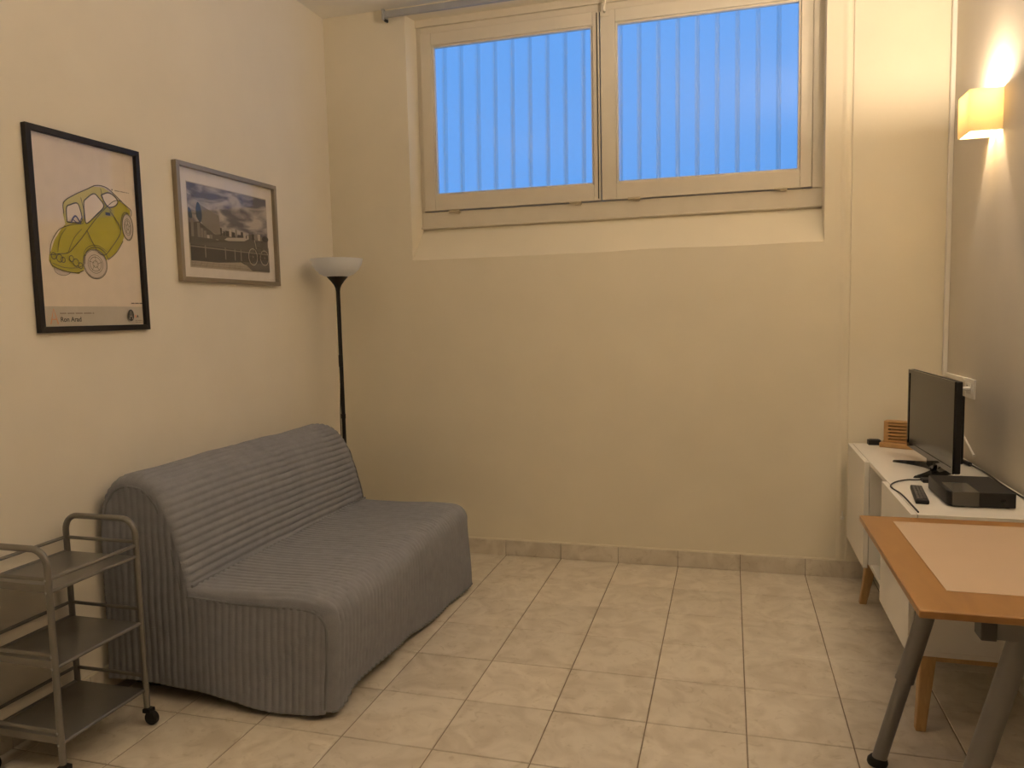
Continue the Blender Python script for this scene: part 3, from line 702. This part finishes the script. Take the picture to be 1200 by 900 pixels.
# ================================================================== trolley
TA, TB = -2.125, -2.485; TXa, TXb = 0.045, 0.350; R_ = 0.0105
tr = thing('serving_trolley', ((TXa+TXb)/2, (TA+TB)/2, 0.0), 'grey metal three-tier trolley on castors against the wall', 'trolley')
for y in (TA, TB):
    b = B(); rc = 0.055; zt = 0.752
    pts = [(TXa, y, 0.062)] + [(TXa, y, z) for z in (0.3, zt-rc)] + [(TXa+rc-rc*math.cos(a), y, zt-rc+rc*math.sin(a)) for a in [math.pi/2*i/8 for i in range(1, 9)]]
    pts += [(TXb-rc+rc*math.sin(a), y, zt-rc+rc*math.cos(a)) for a in [math.pi/2*i/8 for i in range(0, 9)]] + [(TXb, y, 0.3), (TXb, y, 0.062)]
    tube(b, pts, R_, 14); obj('end_frame', b, M_trolley, tr)
for zi, z in enumerate((0.618, 0.375, 0.128)):
    b = B(); box(b, TXa, TXb, TB, TA, z-0.002, z+0.001)
    for y in (TA, TB): box(b, TXa, TXb, y-0.0015, y+0.0015, z-0.002, z+0.022) if y == TB else None
    shelf = obj('shelf', b, M_tray, tr, bevel=0.0006, seg=1)
    for x in (TXa, TXb):
        b = B(); tube(b, [(x, TB, z+0.001), (x, TA, z+0.001)], 0.0062, 10); obj('edge_rod', b, M_trolley, shelf)
    b = B(); tube(b, [(TXa, TA, z+0.052), (TXb, TA, z+0.052)], 0.0062, 10); obj('end_rail', b, M_trolley, tr)
    b = B(); tube(b, [(TXa, TB, z+0.040), (TXb, TB, z+0.040)], 0.0068, 10); obj('end_rail', b, M_trolley, tr)
    b = B(); tube(b, [(TXa-0.004, TB, z+0.052), (TXa-0.004, TA-(0.012 if zi == 2 else 0), z+0.052)], 0.0062, 10); obj('side_rail', b, M_trolley, tr)
    if zi == 0:
        b = B(); tube(b, [(TXb, TB, z+0.040), (TXb, TA, z+0.040)], 0.0062, 10); obj('side_rail', b, M_trolley, tr)
    for dz in (0.040, 0.001):
        b = B(); lathe(b, [(0.0, -0.0035), (0.0035, -0.002), (0.004, 0.0)], (TXb-0.002, TB-R_+0.0008, z+dz), 10, 'y'); obj('screw', b, M_alu, tr)
for x in (TXa, TXb):
    for y in (TA, TB):
        b = B(); s = 1
        lathe(b, [(0.010, -0.012), (0.022, -0.011), (0.025, -0.007), (0.025, 0.007), (0.022, 0.011), (0.010, 0.012)], (x+0.018, y, 0.0255), 22, 'y')
        o = obj('castor', b, M_blackm, tr)
        b = B(); box(b, x-0.010, x+0.022, y-0.015, y+0.015, 0.044, 0.060); tube(b, [(x, y, 0.05), (x, y, 0.075)], 0.009, 10); obj('castor_fork', b, M_blackm, o, bevel=0.003)

# ================================================================== sideboard
CX0, CX1, CYN, CYF, CZ0, CZ1 = 2.982, W-0.014, -1.492, -0.062, 0.243, 0.735
sb = thing('sideboard', ((CX0+CX1)/2, (CYN+CYF)/2, 0), 'white sideboard with sliding doors on splayed oak legs', 'sideboard')
th = 0.018
b = B(); box(b, 2.972, CX1, CYN, CYF, CZ1-th, CZ1); obj('top_panel', b, M_lacq, sb, bevel=0.0015)
b = B(); box(b, CX0, CX1, CYN, CYF, CZ0, CZ0+th); obj('bottom_panel', b, M_lacq, sb, bevel=0.0015)
for y in (CYN, CYF-th): b = B(); box(b, CX0, CX1, y, y+th, CZ0+th, CZ1-th); obj('side_panel', b, M_lacq, sb, bevel=0.001)
for y in (-0.585, -0.975): b = B(); box(b, 2.9715, CX1, y, y+th, CZ0+th, CZ1-th); obj('divider', b, M_lacq, sb)
b = B(); box(b, CX1-0.006, CX1, CYN+th, CYF-th, CZ0+th, CZ1-th); obj('back_panel', b, M_lacq, sb)
for ya, yb in ((-0.575, CYF-0.006), (CYN+0.002, -0.978)):
    b = B(); box(b, 2.950, 2.970, ya, yb, CZ0-0.001, CZ1); obj('sliding_door', b, M_lacq, sb, bevel=0.0015)
for y0_, ys_ in ((-0.42, 0.05), (-1.475, -0.055)):
    for sx in (0, 1):
        xt, xf = (3.015, 2.985) if sx == 0 else (CX1-0.05, CX1-0.02)
        b = B(); a, c = 0.024, 0.016
        hexa(b, [(xf-c, y0_+ys_-c, 0), (xf+c, y0_+ys_-c, 0), (xf+c, y0_+ys_+c, 0), (xf-c, y0_+ys_+c, 0), (xt-a, y0_-a, CZ0), (xt+a, y0_-a, CZ0), (xt+a, y0_+a, CZ0), (xt-a, y0_+a, CZ0)])
        obj('leg', b, M_oak, sb, bevel=0.004)
    b = B(); box(b, 3.015, CX1-0.05, y0_-0.012, y0_+0.012, CZ0-0.018, CZ0); obj('leg_rail', b, M_oak, sb, bevel=0.002)
# dark adapter lying under the sideboard
b = B(); box(b, 3.10, 3.17, -0.62, -0.46, 0.001, 0.05); box(b, 3.115, 3.155, -0.66, -0.62, 0.01, 0.03)
tag(obj('power_strip', b, M_blackm, loc=(3.135, -0.55, 0.0), bevel=0.006), 'black power adapter on the floor under the sideboard', 'adapter')

# ------------------------------------------------------------------ television
CT = CZ1
tvN, tvF = Vector((3.190, -1.045, 0)), Vector((3.163, -0.397, 0)); zb, zt = 0.785, 1.143
d = (tvF-tvN).normalized(); nrm = Vector((-d.y, d.x, 0))      # towards the room
tv = thing('television', ((tvN.x+tvF.x)/2, (tvN.y+tvF.y)/2, CT), 'black flat screen television on a curved foot on the sideboard', 'television')
Lw = (tvF-tvN).length
def T(u, o_, z): p = tvN+d*u+nrm*o_; return (p.x, p.y, z)
def tvbox(b, u0, u1, o0, o1, z0, z1):
    return hexa(b, [T(u0,o0,z0), T(u1,o0,z0), T(u1,o1,z0), T(u0,o1,z0), T(u0,o0,z1), T(u1,o0,z1), T(u1,o1,z1), T(u0,o1,z1)])
b = B(); tvbox(b, 0, Lw, -0.024, 0.0, zb, zt); tvbox(b, 0.05, Lw-0.05, -0.048, -0.024, zb+0.03, zt-0.06); obj('body', b, M_blackm, tv, bevel=0.005)
b = B(); e = 0.016
tvbox(b, 0, Lw, 0.0, 0.006, zt-e, zt); tvbox(b, 0, Lw, 0.0, 0.006, zb, zb+0.022); tvbox(b, 0, e, 0.0, 0.006, zb+0.022, zt-e); tvbox(b, Lw-e, Lw, 0.0, 0.006, zb+0.022, zt-e)
obj('bezel', b, M_gloss, tv)
M_screen = mat('dark screen', (0.020, 0.019, 0.016), 0.16, var=0.02)
b = B(); tvbox(b, e, Lw-e, 0.0, 0.003, zb+0.022, zt-e); obj('screen', b, M_screen, tv)
b = B(); tvbox(b, Lw/2-0.05, Lw/2+0.05, -0.020, -0.004, CT+0.012, zb+0.02); obj('neck', b, M_gloss, tv, bevel=0.004)
# crescent foot reaching forward at both ends
b = B(); n = 18; sec = []
for i in range(n+1):
    t = -1+2*i/n; u = Lw/2+0.17*t; o_ = -0.055+0.135*t*t; hw_ = 0.048*(1-0.50*t*t); zt_ = CT+0.026-0.016*t*t
    sec.append([T(u, o_-hw_, CT), T(u, o_+hw_, CT), T(u, o_+hw_*0.8, zt_), T(u, o_-hw_*0.8, zt_)])
vs = [[b.verts.new(p) for p in s_] for s_ in sec]
for a, c in zip(vs, vs[1:]):
    for k in range(4): b.faces.new((a[k], a[(k+1) % 4], c[(k+1) % 4], c[k]))
b.faces.new(vs[0]); b.faces.new(vs[-1][::-1])
obj('foot', b, M_gloss, tv, bevel=0.002)

# ------------------------------------------------------------------ set-top box
st = thing('set_top_box', (3.20, -1.22, CT), 'black set-top box with a glossy half in front of the television', 'set-top box')
x0, x1, ya, yb = 3.092, 3.300, -1.365, -1.082
b = B(); prism(b, [(x0+0.012, ya), (x1, ya), (x1, yb), (x0+0.008, yb), (x0, yb-0.012), (x0, ya+0.03), (x0+0.003, ya+0.012)], lambda p: (p[0], p[1], CT+0.003), lambda p: (p[0], p[1], CT+0.054)); obj('case', b, M_blackm, st, bevel=0.003)
b = B(); box(b, x0+0.014, x0+0.096, ya-0.002, ya+0.004, CT+0.005, CT+0.0545); obj('front_panel', b, mat('grey gloss and reflection', (0.085, 0.08, 0.07), 0.25), st, bevel=0.001)
b = B(); box(b, x0+0.014, x0+0.096, ya, ya+0.15, CT+0.0535, CT+0.0550); obj('top_plate', b, MATS['grey gloss and reflection'], st)  # lighter grey puts the reflection on the glossy top into the colour
b = B(); lathe(b, [(0.0, -0.002), (0.007, -0.0015), (0.008, 0.0)], (x0+0.170, ya, CT+0.026), 14, 'y'); obj('button', b, M_gloss, st)
for x in (x0+0.05, x1-0.02):
    for y in (ya+0.02, yb-0.02): b = B(); lathe(b, [(0.009, 0.0), (0.009, 0.004)], (x, y, CT), 12); obj('rubber_foot', b, M_dark, st)
# ------------------------------------------------------------------ remote control
rm = thing('remote_control', (3.03, -1.235, CT), 'black remote control lying beside the set-top box', 'remote control')
ra, rb_ = Vector((3.017, -1.345, 0)), Vector((3.047, -1.105, 0)); rd = (rb_-ra).normalized(); rn = Vector((-rd.y, rd.x, 0)); RL = (rb_-ra).length
def RP(u, o_, z): p = ra+rd*u+rn*o_; return (p.x, p.y, z)
b = B(); hexa(b, [RP(0,-.022,CT), RP(RL,-.020,CT), RP(RL,.020,CT), RP(0,.022,CT), RP(0,-.022,CT+.016), RP(RL,-.020,CT+.018), RP(RL,.020,CT+.018), RP(0,.022,CT+.016)]); obj('body', b, M_blackm, rm, bevel=0.004)
M_btn = mat('grey rubber button', (0.16, 0.15, 0.14), 0.6)
for i in range(8):
    for j in range(3):
        u = 0.030+i*0.026; o_ = -0.011+j*0.011; z = CT+0.0155+0.002*u/RL
        b = B(); hexa(b, [RP(u-.006,o_-.004,z), RP(u+.006,o_-.004,z), RP(u+.006,o_+.004,z), RP(u-.006,o_+.004,z), RP(u-.006,o_-.004,z+.003), RP(u+.006,o_-.004,z+.003), RP(u+.006,o_+.004,z+.003), RP(u-.006,o_+.004,z+.003)])
        obj('button', b, M_btn, rm)
# ------------------------------------------------------------------ bamboo slatted holder
bc = thing('bamboo_holder', (3.18, -0.16, CT), 'slatted bamboo holder box on a base board behind the television', 'holder')
b = B(); hexa(b, [(3.080,-.165,CT),(3.270,-.255,CT),(3.300,-.155,CT),(3.110,-.090,CT),(3.080,-.165,CT+.024),(3.270,-.255,CT+.024),(3.300,-.155,CT+.024),(3.110,-.090,CT+.024)]); obj('base_board', b, M_bamboo, bc, bevel=0.003)
p0, p1, dp_ = Vector((3.102, -0.150, 0)), Vector((3.245, -0.205, 0)), Vector((0.022, 0.055, 0))
e1 = (p1-p0).normalized(); WL = (p1-p0).length; e2 = dp_.normalized()
def BP(u, o_, z): p = p0+e1*u+e2*o_; return (p.x, p.y, z)
def bbox(b, u0, u1, o0, o1, z0, z1): return hexa(b, [BP(u0,o0,z0), BP(u1,o0,z0), BP(u1,o1,z0), BP(u0,o1,z0), BP(u0,o0,z1), BP(u1,o0,z1), BP(u1,o1,z1), BP(u0,o1,z1)])
zb0, zb1 = CT+0.024, CT+0.122
for u in (0, WL-0.022): b = B(); bbox(b, u, u+0.022, 0, 0.06, zb0, zb1); obj('upright', b, M_bamboo, bc, bevel=0.002)
b = B(); bbox(b, 0.022, WL-0.022, 0.052, 0.06, zb0, zb1); obj('back_board', b, M_bamboo, bc)
b = B(); bbox(b, 0, WL, 0, 0.06, zb1, zb1+0.008); obj('top_board', b, M_bamboo, bc, bevel=0.002)
for k in range(6):
    z = zb0+0.003+k*0.0165; b = B(); bbox(b, 0.020, WL-0.020, 0.001, 0.011, z, z+0.0095); obj('slat', b, M_bamboo, bc)
# small dark device behind it
b = B(); box(b, 3.040, 3.100, -0.115, -0.068, CT, CT+0.024); box(b, 3.048, 3.092, -0.112, -0.075, CT+0.024, CT+0.027)
tag(obj('network_box', b, M_blackm, loc=(3.07, -0.09, CT), bevel=0.003), 'small flat dark device beside the bamboo holder against the end wall', 'device')
# ------------------------------------------------------------------ black cables
cb = thing('television_cable', (3.36, -0.6, CT), 'black power cable with an inline ferrite along the back of the sideboard', 'cable')
b = B(); tube(b, smooth_path([(3.24,-0.62,CT+.09), (3.31,-0.50,CT+.03), (3.345,-0.47,CT+.012), (3.355,-0.56,CT+.010), (3.372,-0.69,CT+.008), (3.376,-0.84,CT+.006), (3.370,-1.0,CT+.006), (3.372,-1.16,CT+.006), (3.380,-1.30,CT+.006)]), 0.0035, 8); obj('cord', b, M_blackm, cb)
b = B(); tube(b, [(3.353,-0.535,CT+.0105), (3.362,-0.615,CT+.0105)], 0.009, 12); obj('ferrite', b, M_blackm, cb)
b = B(); tube(b, smooth_path([(3.10,-0.955,CT+.008), (3.075,-0.945,CT+.0035), (3.045,-0.95,CT+.0035), (2.995,-1.00,CT+.0035), (2.962,-1.09,CT+.004), (2.976,-1.20,CT+.003), (2.978,-1.34,CT+.003), (2.977,-1.47,CT+.003)]), 0.0028, 8)
tag(obj('thin_cable', b, M_blackm, loc=(3.05, -0.87, CT)), 'thin black cable looping over the front edge of the sideboard', 'cable')
b = B(); box(b, 3.098, 3.133, -0.985, -0.935, CT, CT+0.014)
tag(obj('cable_connector', b, M_blackm, loc=(3.118, -0.91, CT), bevel=0.003), 'small black plug end under the television by the set-top box', 'plug')

# ================================================================== desk
DZ, DT = 0.735, 0.019; DX0, DX1, DYF, DYN = 2.783, W-0.012, -1.535, -2.385
dk = thing('desk', ((DX0+DX1)/2, (DYF+DYN)/2, 0), 'desk with orange wood border and pale laminate top on grey steel legs', 'desk')
b = B(); prism(b, [(DX0, DYF), (DX1, DYF), (DX1, DYN), (DX0, DYN)], lambda p: (p[0], p[1], DZ-DT), lambda p: (p[0], p[1], DZ)); top = obj('table_top', b, M_orange, dk, bevel=0.003)
b = B(); box(b, DX0+0.092, DX1, DYN+0.145, DYF-0.065, DZ-0.001, DZ+0.0012); obj('inlay', b, M_inlay, top)
def desk_leg(foot, topp):
    f, t_ = Vector(foot), Vector(topp); ax = (t_-f)
    b = B(); tube(b, [f+ax*0.40, t_], 0.0265, 22); leg = obj('leg', b, M_deskleg, dk)
    b = B(); tube(b, [f+ax*0.02, f+ax*0.42], 0.0215, 20); obj('adjustable_tube', b, M_deskleg, leg)
    b = B(); tube(b, [f+ax*0.395, f+ax*0.405], 0.0275, 22); obj('collar', b, M_deskleg, leg)
    b = B(); lathe(b, [(0.029, 0.0), (0.031, 0.006), (0.029, 0.016), (0.022, 0.024), (0.0, 0.024)], (f.x, f.y, 0.0), 24); obj('rubber_foot', b, M_blackm, leg)
zl = DZ-DT
for y in (-1.775, -2.29):
    off = 0.0 if y > -2 else 0.045
    desk_leg((2.812+off, y, 0), (2.992+off, y, zl-0.004)); desk_leg((W-0.045-off*0.5, y, 0), (3.210-off*0.5, y, zl-0.004))
    b = B(); box(b, 2.962, 3.24, y-0.024, y+0.024, zl-0.066, zl); obj('cross_beam', b, M_deskleg, dk, bevel=0.003)
    b = B(); box(b, 2.930, 2.964, y-0.027, y+0.027, zl-0.069, zl-0.0); obj('beam_end_cap', b, mat('dark grey steel cap', (0.07, 0.066, 0.06), 0.5), dk, bevel=0.003)
b = B(); box(b, 3.07, 3.13, -2.266, -1.799, zl-0.040, zl); obj('long_beam', b, M_deskleg, dk, bevel=0.003)
